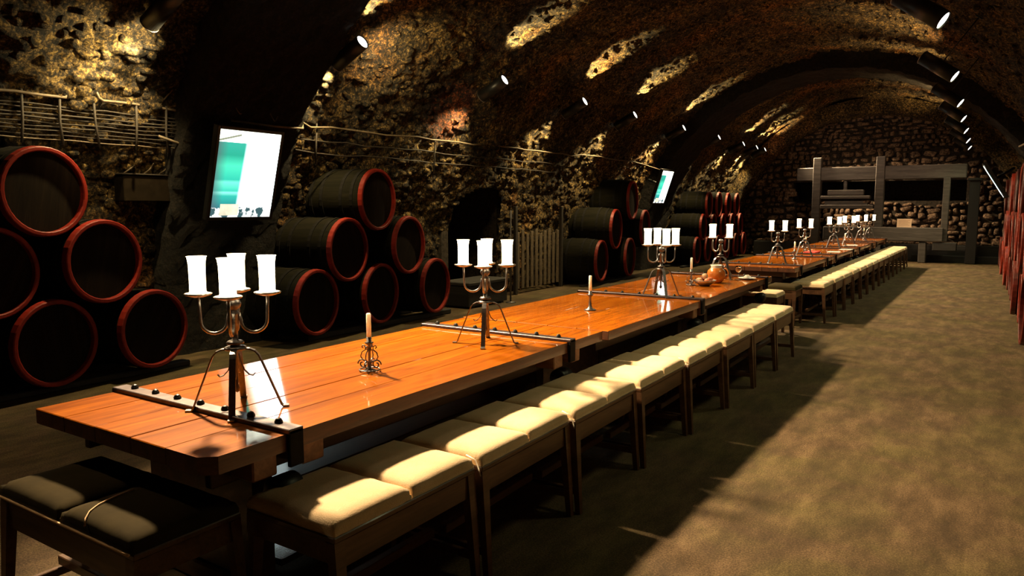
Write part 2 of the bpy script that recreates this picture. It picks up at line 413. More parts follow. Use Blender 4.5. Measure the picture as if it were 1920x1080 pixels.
def stones_stuff(num, name, par, ulo, uhi, ylo, yhi, seed):
    r = np.random.default_rng(seed)
    base = [np.array([v.co[:] for v in m.vertices]) for m in lumps]; faces = np.array([p.vertices[:] for p in lumps[0].polygons])
    V = []; F = []; off = 0
    us = r.uniform(ulo, uhi, num); yy = r.uniform(ylo, yhi, num)
    rel = relief(us, yy); P = vault_pt(us, yy, rel)
    for i in range(num):
        if par is wall_left and DOOR(us[i], yy[i]): continue
        n, a, b = frame_at(us[i], yy[i]); s = np.array([r.uniform(.06,.2), r.uniform(.05,.12), r.uniform(.04,.10)])
        bs = base[i % 7]*s; V.append(P[i]+bs[:,:1]*np.array(a)+bs[:,1:2]*np.array(b)+bs[:,2:]*np.array(n)); F.append(faces+off); off += len(bs)
    V = np.concatenate(V); F = np.concatenate(F)
    me = bpy.data.meshes.new(name); me.vertices.add(len(V)); me.vertices.foreach_set('co', V.astype(np.float32).ravel())
    me.loops.add(F.size); me.loops.foreach_set('vertex_index', F.astype(np.int32).ravel())
    me.polygons.add(len(F)); me.polygons.foreach_set('loop_start', np.arange(0, F.size, 3, dtype=np.int32)); me.polygons.foreach_set('loop_total', np.full(len(F), 3, dtype=np.int32))
    me.polygons.foreach_set('use_smooth', np.ones(len(F), dtype=bool)); me.update(calc_edges=True); me.materials.append(M_vault)
    o = bpy.data.objects.new(name, me); C.objects.link(o); o.parent = par; o['kind'] = 'stuff'; return o
stones_stuff(1900, 'rubble', wall_left, .1, u1, 1.5, 17, 11)
stones_stuff(4200, 'rubble', ceiling, u1, UT-u1, 2.0, 24, 12)

# door recess in the left wall
rc = MB()
rc.box(-8.9, -8.8, 9.5, 11.3, -.02, 2.3); rc.box(-8.8, -7.5, 9.5, 9.68, 0, 2.3); rc.box(-8.8, -7.5, 11.13, 11.3, 0, 2.3); rc.box(-8.8, -7.45, 9.5, 11.3, 2.04, 2.24)
rc.box(-8.9, -7.85, 9.5, 11.3, -.1, 0)
rc.build('door_1', M_mortar, kind='structure')

# ------------------------------------------------------------ end wall of coursed stone, dark opening behind the press
ew = MB()
YW = 25.45
OX0, OX1, OZ0, OZ1 = -5.3, -.42, 1.80, 2.42
ew.box(-7.9, OX0, YW, YW+.4, 0, 5.2); ew.box(OX1, 2.1, YW, YW+.4, 0, 5.2)
ew.box(OX0, OX1, YW, YW+.4, 0, OZ0); ew.box(OX0, OX1, YW, YW+.4, OZ1, 5.2)
ew.box(OX0-.1, OX1+.1, YW+1.2, YW+1.3, OZ0-.1, OZ1+.1); ew.box(OX0-.1, OX0, YW+.4, YW+1.2, OZ0-.1, OZ1+.1); ew.box(OX1, OX1+.1, YW+.4, YW+1.2, OZ0-.1, OZ1+.1)
ew.box(OX0, OX1, YW+.4, YW+1.2, OZ0-.1, OZ0); ew.box(OX0, OX1, YW+.4, YW+1.2, OZ1, OZ1+.1)
wall_end = ew.build('wall_end', M_mortar, kind='structure')
cells = []; z = .04
while z < 4.55:
    h = random.uniform(.11, .22); x = -7.2+random.uniform(0, .2)
    while x < 1.4:
        wd = random.choice((random.uniform(.12,.22), random.uniform(.2,.48))); cx_, cz_ = x+wd/2, z+h/2+.05*math.sin(x*2.3+z*5)+random.uniform(-.02,.02)
        ins = (cx_-VC)**2+(cz_-VZ)**2 < 4.25**2 or cz_ < .5
        hole = OX0-.05 < cx_ < OX1+.05 and OZ0-.06 < cz_ < OZ1+.06
        if ins and not hole: cells.append((cx_, cz_, wd, h))
        x += wd
    z += h
cells.sort(key=lambda c: abs(c[0]+1.6)*.6+abs(c[1]-1.7))
def block_mesh(seed):
    r = random.Random(seed); bm = bmesh.new(); bmesh.ops.create_cube(bm, size=1)
    for v in bm.verts: v.co += Vector((r.uniform(-.30,.06)*v.co.x*2, 0, r.uniform(-.30,.10)*v.co.z*2))
    bmesh.ops.bevel(bm, geom=list(bm.edges), offset=.13, segments=1, affect='EDGES')
    me = bpy.data.meshes.new('stone'); bm.to_mesh(me); bm.free(); me.materials.append(M_stone)
    me.polygons.foreach_set('use_smooth', [True]*len(me.polygons)); return me
blocks = [block_mesh(s) for s in range(10)]
rest = MB()
for i, (x, z, a, h) in enumerate(cells):
    me = random.choice(blocks); s = (a*.93, random.uniform(.10, .26), h*.98)
    if i < 300:
        o = bpy.data.objects.new('stone', me); C.objects.link(o); o.parent = wall_end; o.location = (x, YW, z); o.scale = s; o.rotation_euler = (0, random.uniform(-.22,.22), 0)
    else:
        rest.add([(x+v.co.x*s[0], YW+v.co.y*s[1], z+v.co.z*s[2]) for v in me.vertices], [tuple(p.vertices) for p in me.polygons], True)
rest.build('stonework', M_stone, wall_end, kind='stuff')

# dark timber plinth with pale coping at the foot of the end wall
pl = thing('plinth_bench', 'long black timber ledge along the foot of the end wall', 'ledge', (0,0,0))
MB().box(-6.4, .9, 24.95, 25.34, 0, .50, .02).build('ledge_box', M_darkwood, pl)
MB().box(-1.7, .9, 24.65, 24.95, 0, .20, .01).build('step_board', M_darkwood, pl)
cs = thing('coping_stones', 'row of pale flat stones lying on the black ledge', 'stones', (0,0,0))
x = -6.3
while x < .75:
    wd = random.uniform(.2, .45); hh = random.uniform(.05, .10)
    MB().box(x, min(x+wd-.02, .8), 25.0+random.uniform(0,.04), 25.3, .503, .503+hh, .015).build('stone', M_stone, cs); x += wd

# ------------------------------------------------------------ the wine press
pr = thing('wine_press', 'huge grey timber wine press with overhead beam before end wall', 'press', (0,0,0))
YP = 24.3
for x0, x1, z0, z1 in ((-4.47,-4.24,.0,3.12), (-2.72,-2.48,.0,3.10), (-.97,-.80,.62,2.45)):
    MB().box(x0, x1, YP-.14, YP+.14, z0, z1, .015).build('post', M_timber, pr)
MB().box(-4.95, -.42, YP-.10, YP+.20, 2.42, 2.82, .02).build('beam', M_timber, pr)
MB().box(-4.1, -.9, YP-.20, YP+.02, .62, 1.02, .02).build('sill_beam', M_timber, pr)
MB().box(-1.15, -.55, YP-.16, YP+.16, .36, .60, .02).build('sill_foot', M_darkwood, pr)
MB().box(-1.5, -1.3, YP-.15, YP+.15, 0, .60, .02).build('foot_block', M_timber, pr)
sc = MB(); sc.lathe([(.05, 2.10)]+[(.05+.012*(i % 2), 2.10+.02*i) for i in range(16)]+[(.05, 2.42)], 14, o=(-3.55, YP, 0)); sc.build('screw', M_timber, pr)
MB().box(-4.03, -3.02, YP-.13, YP+.13, 1.97, 2.13, .015).build('press_block', M_timber, pr)
MB().box(-4.22, -2.84, YP-.16, YP+.16, 1.86, 1.955, .015).build('press_plate', M_timber, pr)
MB().box(-4.22, -2.74, YP-.18, YP+.14, 1.56, 1.68, .015).build('press_bed', M_timber, pr)
MB().box(-4.1, -2.9, YP-.10, YP+.10, 1.68, 1.80, .01).build('press_plank', M_timber, pr)
loaf = MB(); loaf.ball((-2.97, YP, 1.765), .13, (1.2,.9,.65)); tag(loaf.build('round_stone', M_stone), 'rounded pale stone resting at right end of press bed', 'stone')
loaf = MB(); loaf.ball((-4.12, YP, 1.745), .11, (.9,.9,.6)); tag(loaf.build('round_stone', M_stone), 'rounded pale stone resting at left end of press bed', 'stone')
ip = thing('iron_post', 'black square post between the press and the right wall', 'post', (-.21, 24.4, 0))
MB().box(-.13, .13, -.13, .13, 0.01, 2.35, .01).build('shaft', M_black, ip); MB().box(-.18, .18, -.18, .18, 2.35, 2.42, .01).build('cap', M_black, ip)
pc = thing('placard', 'small cream paper notice standing on the press sill beam', 'notice', (-1.9, YP-.1, 1.02), 0)
M_paper = plain('cream_paper', (.72,.52,.36), .8, 0, .06, 12)
MB().box(-.19, .19, -.008, .008, 0.002, .25).build('sheet', M_paper, pc)
ln = MB()
for k in range(5): ln.box(-.15, .15-.05*(k % 2), -.0095, -.008, .20-.035*k, .207-.035*k)
ln.build('text_lines', plain('faded_ink', (.25,.13,.08), .8, 0, .1), pc)

# ------------------------------------------------------------ barrels
def barrel_proto(rf=.37, rb=.42, L=.98, n=36):
    t = bpy.data.objects.new('wine_barrel', None); C.objects.link(t)
    prof = []; m = 12
    for i in range(m+1):
        q = i/m; r = rf+(rb-rf)*math.sin(PI*q)**.9; prof.append((r-.006, -.012-q*(L-.024)))
    b = MB(); b.lathe(prof, n, 'x', cap=False, smooth=True)
    # back head and the staves' inner lip at the front
    b.lathe([(.0001, -L+.04), (rf-.03, -L+.04), (rf-.03, -L+.005), (rf-.007, -L+.008)], n, 'x', cap=False, smooth=False)
    b.build('staves', M_cask, t)
    h = MB(); h.lathe([(.0001, -.045), (rf-.035, -.045)], n, 'x', cap=False, smooth=False); h.build('head', M_head, t)
    r = MB(); r.lathe([(rf-.034, -.05), (rf-.034, -.002), (rf-.026, .004), (rf-.004, .004), (rf+.004, -.002), (rf+.010, -.055), (rf+.002, -.058)], n, 'x', cap=False, smooth=False); r.build('rim', M_red, t, 'red painted front rim')
    for p in (.17, .34, .66, .84):
        rr = rf+(rb-rf)*math.sin(PI*p)**.9
        MB().lathe([(rr-.005, -p*L+.022), (rr+.003, -p*L+.022), (rr+.003, -p*L-.022), (rr-.005, -p*L-.022)], n, 'x', cap=False, smooth=False).build('hoop', M_hoop, t)
    return t
bcount = [0]
def place_barrel(proto, loc, rz, label, group, first):
    o = proto if first else copy_tree(proto)
    o.location = loc; o.rotation_euler = (random.uniform(-.6, .6), 0, rz); o['label'] = label; o['category'] = 'barrel'; o['group'] = group
    return o
b1 = barrel_proto(.368, .380, .92); XF = -6.55
RZ = math.radians(9)
rowname = {0: 'bottom', 1: 'middle', 2: 'top'}
def stack(proto, spots, where, group):
    for i, (y, z, lab) in enumerate(spots):
        place_barrel(proto, (XF, y, z), RZ, lab+' of the '+where, group, i == 0)
stack(b1, [(2.15,.45,'cut-off bottom left dark barrel with red rim'), (3.04,.45,'dark red-rimmed barrel at bottom middle'), (3.92,.45,'dark red-rimmed barrel at bottom right'),
           (2.60,1.08,'dark red-rimmed barrel at middle left, cut by frame,'), (3.49,1.12,'dark red-rimmed barrel at middle right'), (3.03,1.73,'topmost dark barrel with bright red rim')],
      'nearest left stack', 'barrels of the nearest left stack')
b2 = barrel_proto(.388, .402, .94)
stack(b2, [(5.95,.48,'dark red-rimmed barrel at bottom left'), (7.05,.48,'dark red-rimmed barrel at bottom middle'), (8.19,.48,'dark red-rimmed barrel at bottom right'),
           (6.48,1.08,'dark red-rimmed barrel at middle left'), (7.62,1.09,'dark red-rimmed barrel at middle right'), (7.02,1.70,'topmost dark red-rimmed barrel')],
      'second left stack, behind the single candle', 'barrels of the second left stack')
b3 = barrel_proto(.42, .47)
stack(b3, [(13.65,.50,'dark red-rimmed barrel at bottom left'), (15.1,.50,'dark red-rimmed barrel at bottom right'), (14.35,1.14,'dark red-rimmed barrel at middle left'), (15.95,1.12,'dark red-rimmed barrel at middle right'), (15.2,1.76,'topmost dark red-rimmed barrel')],
      'third left stack, beyond the gate', 'barrels of the third left stack')
b4 = barrel_proto(.36, .385, .88, n=28); k = 0
for row, n_ in ((0, 6), (1, 5), (2, 4)):
    for i in range(n_):
        place_barrel(b4, (-6.45, 19.4+.92*i+.46*row, .44+.62*row), RZ*.6, ORD[i]+' '+('bottom','middle','top')[row]+'-row barrel of the farthest left stack, counted from the camera', 'barrels of the farthest left stack', k == 0); k += 1
# right wall: three rows seen edge on
b5 = barrel_proto(.385, .42, .95, n=28); 
M_red2 = plain('right_rim_paint', (.14,.011,.004), .45, 0, .5, 9, 0); M_red2.node_tree.nodes['Principled BSDF'].inputs['Specular IOR Level'].default_value = .3
_t = M_red2.node_tree; _oi = _t.nodes.new('ShaderNodeObjectInfo'); _b = _t.nodes['Principled BSDF']; _src = _b.inputs['Base Color'].links[0].from_socket
_t.links.new(mix(_t, 1.0, _src, ramp(_t, _oi.outputs['Random'], [(0, (.12,.12,.12)), (.6, (.6,.6,.6)), (1, (1.3,1.3,1.3))]), 'MULTIPLY'), _b.inputs['Base Color'])
for _c in b5.children:
    if _c.name.startswith('rim'): _c.data.materials[0] = M_red2
for p in (.10, .2):
    rr = .385+.035*math.sin(PI*p)**.9
    MB().lathe([(rr-.005, -p*.98+.03), (rr+.005, -p*.98+.03), (rr+.005, -p*.98-.03), (rr-.005, -p*.98-.03)], 28, 'x', cap=False, smooth=False).build('red_hoop', M_red2, b5)
k = 0
for row in (0, 1, 2):
    y = 7.15+.47*row; i = 0
    while y < 24.0-.47*row:
        nth = ORD[i] if i < 16 else ('seventeenth' if i == 16 else 'eighteenth')
        place_barrel(b5, (.46+random.uniform(-.035,.035), y, .44+.70*row), PI+random.uniform(-.02,.02), nth+' red-rimmed barrel from the camera in the '+('bottom','middle','top')[row]+' row along right wall', 'barrels along the right wall', k == 0); k += 1
        y += .94; i += 1
# bearer timbers under the stacks
def bearers(x0, x1, y0, y1, lab, z=.075):
    t = thing('barrel_rack', lab, 'rack', (0,0,0))
    for x in (x0, x1): MB().box(x-.06, x+.06, y0, y1, 0.003, z, .01).build('rail', M_darkwood, t)
bearers(-7.3, -6.75, 1.7, 4.35, 'dark timber rails under the nearest left barrel stack', .06)
bearers(-7.3, -6.75, 5.9, 8.7, 'dark timber rails under the second left barrel stack')
bearers(-7.3, -6.75, 13.1, 15.7, 'dark timber rails under the third left barrel stack', .03)
bearers(-7.1, -6.65, 18.7, 23.8, 'dark timber rails under the farthest left barrel stack', .05)
bearers(.65, 1.2, 6.6, 24.2, 'dark timber rails under the right barrel row', .04)

# ------------------------------------------------------------ tables
XL, XR, TZ, TH = -3.30, -2.13, .76, .065
M_joint = M_under
def table(y0, y1, straps, lab, wide=0.0, chamfer=False, trestles=None):
    L = y1-y0; xl, xr = XL-wide, XR+wide; cx = (xl+xr)/2
    t = thing('long_table', lab, 'table', (cx, y0, 0), 0, 'long wooden tables in line')
    n = 5; wds = [(xr-xl)*f for f in (.20,.20,.21,.19,.20)]; x = xl-cx
    for i, wd in enumerate(wds):
        a, b = x+.0015, x+wd-.0015; x += wd
        mb = MB()
        if chamfer and i == 4:
            vs = [(a,.004,TZ-TH),(b-.05,.004,TZ-TH),(b,.05,TZ-TH),(b,L-.004,TZ-TH),(a,L-.004,TZ-TH)]
            vs += [(p[0],p[1],TZ) for p in vs]
            mb.add(vs, [(4,3,2,1,0),(5,6,7,8,9),(0,1,6,5),(1,2,7,6),(2,3,8,7),(3,4,9,8),(4,0,5,9)])
        else: mb.box(a, b, .004, L-.004, TZ-TH, TZ+random.uniform(-.001,.001), .003)
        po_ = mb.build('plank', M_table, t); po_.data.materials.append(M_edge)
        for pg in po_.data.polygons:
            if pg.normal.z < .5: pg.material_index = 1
    w2 = (xr-xl)/2
    for sx in (-1, 1):
        MB().box(sx*(w2-.17)-.02, sx*(w2-.17)+.02, .12, L-.12, TZ-TH-.11, TZ-TH, .004).build('apron', M_under, t)
    for s in straps:
        ys_ = s-y0
        sp = MB(); sp.box(-w2-.012, w2+.02, ys_-.034, ys_+.034, TZ, TZ+.02, .003)
        
        so = sp.build('iron_strap', M_strap, t)
        for e in (-1, 1):
            MB().box(e*(w2+.0105)-.0095, e*(w2+.0105)+.0095, ys_-.033, ys_+.033, TZ-.125, TZ+.016, .003).build('strap_hook', M_hoop, so, 'black hooked strap end')
        for k in range(7):
            xx = -w2+.10+k*(2*w2-.19)/6
            MB().lathe([(.016, 0), (.016, .008), (.010, .018), (.0001, .022)], 8, o=(xx, ys_+.008, TZ+.019), smooth=False).build('bolt', M_black, so)
        for dy in (-.115, .115):
            MB().box(-w2+.03, w2-.02, ys_+dy-.055, ys_+dy+.055, TZ-TH-.085, TZ-TH-.002, .006).build('crossbeam', M_block, t)
        MB().lathe([(.0001,-.06),(.05,-.06),(.06,-.05),(.06,.05),(.05,.06),(.0001,.06)], 16, 'y', o=(w2-.06, ys_, TZ-TH-.17)).build('clamp_roller', M_black, t)
    for ty in (trestles or [.42, L-.42]):
        MB().box(-w2+.20, w2-.25, ty-.05, ty+.05, .09, TZ-TH-.11, .006).build('trestle_panel', M_under, t)
        MB().box(-w2+.10, w2-.14, ty-.07, ty+.07, 0.002, .09, .01).build('trestle_foot', M_under, t)
        MB().taper((-w2+.22, ty, TZ-TH-.05), (-w2+.12, ty, TZ-TH-.14), (.06,.09), (.03,.09)).build('corbel', M_under, t)
    MB().box(-.12, .12, .42, L-.42, .30, .36, .005).build('stretcher', M_under, t)
    for a, b in ((.02,.16), (.18,.33)):
        MB().box(a, b, .50, L-.48, .10, .13, .004).build('foot_board', M_board, t)
    return t
table(1.42, 4.46, [1.79, 3.99], 'nearest orange varnished plank table with iron straps and clipped corner', 0, True)
table(4.475, 7.0, [6.45], 'second orange plank table, with lone candlestick before its iron strap', .035)
table(7.015, 9.2, [8.9], 'third orange plank table, laid with fruit bowl, jug and glass', .01)
yy = 10.6
for i, lab in enumerate(['fourth plank table, first beyond the gap, carrying two candelabra', 'fifth plank table in line, holding red napkin and papers', 'sixth plank table, second from last in line', 'farthest plank table, last in line before the press']):
    table(yy, yy+2.93, [yy+.4, yy+2.5], lab, -.01); yy += 2.95

# ------------------------------------------------------------ stools / benches
def cushion_bm(x0, x1, y0, y1, z0, h, seed=0):
    mb = MB(); n = 12; r = random.Random(seed); vs = []; fs = []
    def prof(q): return (1-abs(2*q-1)**9)**.5
    for i in range(n+1):
        for j in range(n+1):
            a = (1-math.cos(PI*i/n))/2; b = (1-math.cos(PI*j/n))/2
            k = min(prof(a), prof(b))
            vs.append((x0+(x1-x0)*a+r.uniform(-.002,.002), y0+(y1-y0)*b+r.uniform(-.002,.002), z0+h*.25+h*.75*k*(.93+.07*math.sin(PI*a)*math.sin(PI*b))+r.uniform(-.0012,.0012)))
    m = len(vs)
    for i in range(n):
        for j in range(n): fs.append((i*(n+1)+j, (i+1)*(n+1)+j, (i+1)*(n+1)+j+1, i*(n+1)+j+1))
    ring = [i*(n+1) for i in range(n+1)]+[n*(n+1)+j for j in range(1,n+1)]+[i*(n+1)+n for i in range(n-1,-1,-1)]+[j for j in range(n-1,0,-1)]
    for q in ring: vs.append((vs[q][0], vs[q][1], z0))
    for q in range(len(ring)):
        p = (q+1) % len(ring); fs.append((ring[q], m+q, m+p, ring[p]))
    fs.append(tuple(range(m, m+len(ring))))
    mb.add(vs, fs, True); return mb
SZ = .56
def stool_proto(L, D, cm, n=2, wood_=M_bench, h=SZ, ch=.06):
    """length along local y, depth along local x, origin on the floor at the middle"""
    t = bpy.data.objects.new('padded_bench', None); C.objects.link(t)
    top = h-ch
    MB().box(-D/2, D/2, -L/2, L/2, top-.022, top, .004).build('seat_board', wood_, t)
    for sx in (-1, 1):
        MB().box(sx*(D/2-.02)-.013, sx*(D/2-.02)+.013, -L/2+.008, L/2-.008, top-.125, top-.022, .004).build('apron', wood_, t)
    for sy in (-1, 1):
        MB().box(-D/2+.035, D/2-.035, sy*(L/2-.022)-.011, sy*(L/2-.022)+.011, top-.105, top-.022, .003).build('end_rail', wood_, t)
        for sx in (-1, 1):
            MB().taper((sx*(D/2-.022), sy*(L/2-.026), top-.022), (sx*(D/2+.015), sy*(L/2-.018), 0), (.042,.05), (.028,.03)).build('leg', wood_, t)
        MB().box(-D/2+.0, D/2-.0, sy*(L/2-.02)-.012, sy*(L/2-.02)+.012, .10, .135, .003).build('rung', wood_, t)
    MB().box(-.02, .02, -L/2+.02, L/2-.02, .145, .185, .003).build('stretcher', wood_, t)
    cw = L/n
    for i in range(n):
        c = cushion_bm(-D/2-.004, D/2-.004, -L/2+cw*i+.004, -L/2+cw*(i+1)-.004, top+.001, ch, i).build('cushion', cm, t)
    return t
sp0 = stool_proto(.80, .46, M_cush); ylab = ['nearest', 'second', 'third', 'fourth', 'fifth', 'sixth', 'seventh', 'last']
for i in range(8):
    o = sp0 if i == 0 else copy_tree(sp0)
    o.location = (-1.98+.022*i-.02*(i > 5)*(i-5), 2.03+.815*i, 0); o.rotation_euler.z = random.uniform(-.012, .012)
    tag(o, ylab[i]+' padded wooden bench in the aisle row beside the front tables', 'bench', 'padded benches beside the front tables')
for i in range(14):
    o = copy_tree(sp0); o.location = (-1.99+.010*i, 11.1+.825*i, 0); o.rotation_euler.z = random.uniform(-.012, .012)
    tag(o, (ORD[i] if i < 13 else 'last')+' padded wooden bench in the aisle row beside the far tables', 'bench', 'padded benches beside the far tables')
# ties of twine between cushions of the aisle row
for i in (0, 1, 3):
    y = 2.03+.815*i+.405
    tw = MB(); tw.tube([(-1.80+.02*i, y, .545), (-1.755+.02*i, y+.004, .53), (-1.738+.02*i, y+.002, .50), (-1.732+.02*i, y+.012, .46)], .0028, 5)
    tag(tw.build('cord', M_wax), 'pale cushion cord hanging after the '+ORD[i]+' aisle bench beside front table', 'cord')
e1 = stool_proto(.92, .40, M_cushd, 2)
e1.rotation_euler.z = PI/2; e1.location = (-2.66, 1.40, 0); tag(e1, 'padded bench with shade-darkened seamed cushions across the near table end', 'bench')
pp = MB(); pp.tube([(-.212, -.455+.91*i/20, .505) for i in range(21)], .0045, 6)
po = pp.build('highlight', M_highlight_seam, e1, 'painted pale pink piping along front edge')  # highlight on the wooden front lip, painted as a pale tube
def e1loc(x, y, z): return (y-1.40, -(x+2.66), z)
p2 = MB(); p2.tube([e1loc(*p) for p in ((-2.475,1.192,.535), (-2.495,1.205,.552), (-2.525,1.235,.560), (-2.55,1.28,.5635), (-2.57,1.35,.5645), (-2.575,1.42,.5645))], .0028, 6); p2.build('seam', M_highlight_seam, e1, 'pale stitched seam on cushion')
e2 = copy_tree(sp0); e2.rotation_euler.z = PI/2; e2.location = (-2.45, 9.42, 0); tag(e2, 'padded bench across the far end of the third table', 'bench')
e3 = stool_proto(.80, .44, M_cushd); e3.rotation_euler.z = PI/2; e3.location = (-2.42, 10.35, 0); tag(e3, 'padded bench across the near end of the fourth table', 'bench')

# ------------------------------------------------------------ candelabra
def candelabrum_proto():
    t = bpy.data.objects.new('candelabrum', None); C.objects.link(t)
    st = MB(); st.lathe([(.0001,.07),(.009,.075),(.013,.09),(.007,.105),(.007,.245),(.012,.25),(.042,.252),(.046,.258),(.042,.264),(.020,.268),(.020,.274),(.034,.277),(.036,.283),(.030,.289),(.013,.292),(.012,.33),(.018,.335),(.020,.40),(.024,.405),(.013,.415),(.013,.42),(.026,.43),(.031,.445),(.026,.459),(.012,.468),(.0001,.472)], 16)
    st.build('stem', M_iron, t)
    for k in range(4):
        a = PI/2*k; c, s = math.cos(a), math.sin(a)
        pts = []
        for r, z in [(.03,.256),(.055,.254),(.075,.245),(.090,.228),(.100,.205),(.175,.012),(.182,.004),(.205,.004)]: pts.append((c*r, s*r, z))
        MB().ribbon(pts, (-s, c, 0), .026, .006).build('leg', M_iron, t)
        pts = [(c*r, s*r, z) for r, z in [(.012,.235),(.020,.20),(.032,.165),(.050,.145),(.066,.140),(.074,.150)]]
        MB().ribbon(pts, (-s, c, 0), .012, .004).build('scroll', M_iron, t)
        pts = []
        for i in range(13):
            q = PI*i/12; pts.append((c*(.078-.052*math.cos(q)), s*(.078-.052*math.cos(q)), .375-.052*math.sin(q)))
        pts = [(c*.020, s*.020, .405)]+pts+[(c*.132, s*.132, .43), (c*.135, s*.135, .478)]
        ar = MB(); ar.tube(pts, .0065, 8); ao = ar.build('arm', M_steel, t)
        sa = MB(); sa.lathe([(.0001,.474),(.020,.474),(.052,.484),(.055,.490),(.050,.492),(.018,.484),(.0001,.484)], 18, o=(c*.135, s*.135, 0)); sa.build('drip_pan', M_steel, ao)
        sh = MB(); sh.lathe([(.038,.489),(.032,.50),(.032,.55),(.033,.61),(.037,.638),(.040,.642),(.036,.642),(.030,.61),(.030,.492)], 20, o=(c*.135, s*.135, 0)); sh.build('candle_glass', M_shade, ao)
    return t
cp = candelabrum_proto()
def toward(x, y): return math.atan2(-y, -x)
CN = [(-2.575, 1.88, -8, 'nearest four-arm iron candelabrum, standing beside the first iron strap'),
      (-2.55, 3.66, -5, 'second four-arm iron candelabrum, standing beside the second iron strap'),
      (-2.53, 6.55, 18, 'third candelabrum, its four lit glasses side by side, on second table'),
      (-2.57, 8.55, 43, 'fourth candelabrum, behind the copper-coloured jug on the third table'),
      (-2.57, 11.42, 45, 'candelabrum at the near end of the tables beyond the gap'),
      (-2.57, 13.40, 45, 'second candelabrum on the tables beyond the gap'),
      (-2.57, 16.4, 40, 'third candelabrum on the tables beyond the gap, among white candles'),
      (-2.57, 18.4, 50, 'fourth candelabrum on the tables beyond the gap'),
      (-2.57, 20.5, 42, 'next-to-last candelabrum before the wine press'),
      (-2.57, 22.15, 46, 'farthest candelabrum, at the press end of the last table')]
for i, (x, y, r, lab) in enumerate(CN):
    o = cp if i == 0 else copy_tree(cp)
    o.location = (x, y, TZ+.0015); o.rotation_euler.z = toward(x, y)+math.radians(r); tag(o, lab, 'candelabrum', 'lit candelabra on the tables')

# single candlesticks
def candlestick(ornate):
    t = bpy.data.objects.new('candlestick', None); C.objects.link(t)
    b = MB()
    if ornate:
        b.lathe([(.0001,.0),(.030,.0),(.032,.006),(.010,.014),(.007,.03),(.007,.10),(.011,.108),(.007,.118),(.007,.135),(.022,.145),(.024,.150),(.013,.153),(.014,.178),(.011,.178),(.011,.16),(.0001,.158)], 12)
    else:
        b.lathe([(.0001,0),(.048,0),(.050,.006),(.026,.014),(.014,.03),(.010,.075),(.009,.11),(.026,.125),(.030,.130),(.014,.134),(.014,.160),(.011,.160),(.011,.145),(.0001,.143)], 14)
    b.build('stem', M_iron, t)
    if ornate:
        for k in range(4):
            a = PI/2*k+.3; c, s = math.cos(a), math.sin(a)
            pts = []
            for i in range(26):
                q = i/25; ang = q*2.5*PI; r = .026-.018*q; pts.append((c*(.038+r*math.cos(ang)), s*(.038+r*math.cos(ang)), .036+r*math.sin(ang)))
            MB().tube(pts, .0038, 6).build('scroll', M_iron, t)
            pts = [(c*r, s*r, z) for r, z in [(.008,.045),(.035,.055),(.048,.075),(.040,.098),(.020,.112),(.022,.130),(.036,.134),(.040,.124),(.033,.119)]]
            MB().tube(pts, .0032, 6).build('scroll', M_iron, t)
        MB().lathe([(.052,.004),(.056,.008),(.052,.012),(.048,.008),(.052,.004)], 18, cap=False).build('base_ring', M_iron, t)
    z0 = .16 if ornate else .145
    MB().lathe([(.0001,z0),(.0125,z0),(.0125,z0+.135),(.009,z0+.141),(.0001,z0+.139)], 12).build('candle', M_wax, t)
    return t
c1 = candlestick(True); c2 = candlestick(False)
CS = [(c1, -2.61, 2.70, 'ornate scrolled iron candlestick between the two nearest candelabra'),
      (c2, -2.66, 5.32, 'plain dark candlestick with white candle on the second table'),
      (c1, -2.60, 7.62, 'iron candlestick with white candle beside the fruit bowl'),
      (c2, -2.53, 12.45, 'candlestick with white candle between first two far candelabra'),
      (c2, -2.85, 15.0, 'thin white candle left of the third far candelabrum'),
      (c2, -2.45, 17.1, 'white candle right behind the third far candelabrum'),
      (c2, -2.60, 21.3, 'white candle between the two farthest candelabra')]
used = set()
for pr_, x, y, lab in CS:
    o = pr_ if id(pr_) not in used else copy_tree(pr_); used.add(id(pr_))
    o.location = (x, y, TZ+.0015); o.rotation_euler.z = random.uniform(0, 1); tag(o, lab, 'candlestick', 'single candlesticks on the tables')

# ------------------------------------------------------------ things laid on the tables
M_clay = plain('amber_glaze', (.55,.17,.03), .25, 0, .3, 12, .5)
M_glass, tg, bg = nodes('clear_glass'); bg.inputs['Base Color'].default_value = (.95,.97,.95,1); bg.inputs['Transmission Weight'].default_value = 1; bg.inputs['Roughness'].default_value = .03; bg.inputs['IOR'].default_value = 1.45
M_white = plain('white_china', (.78,.74,.66), .3, 0, .05, 20)
M_silver = plain('hammered_silver', (.6,.56,.52), .25, .9, .3, 45, 0, .4)
jg = thing('jug', 'round amber glazed jug with white mouth on the third table', 'jug', (-2.46, 8.05, TZ+.0015))
MB().lathe([(.0001,.0),(.055,.0),(.088,.035),(.103,.085),(.095,.135),(.066,.165),(.060,.168)], 26).build('body', M_clay, jg)
MB().lathe([(.060,.166),(.058,.185),(.066,.200),(.060,.200),(.050,.183),(.052,.160)], 26, cap=False).build('mouth', M_white, jg, 'white glazed mouth')
MB().tube([(.090*math.cos(a), .0, .10+.055*math.sin(a)) if False else (.085+.05*math.sin(a), 0, .11-.055*math.cos(a)) for a in [PI*i/10 for i in range(11)]], .009, 8).build('handle', M_clay, jg)
bw = thing('fruit_bowl', 'low hammered silver bowl heaped with fruit beside the jug', 'bowl', (-2.47, 7.68, TZ+.0015))
MB().lathe([(.0001,.004),(.05,.0),(.055,.004),(.10,.035),(.125,.062),(.120,.064),(.095,.040),(.05,.012),(.0001,.012)], 26).build('bowl_body', M_silver, bw)
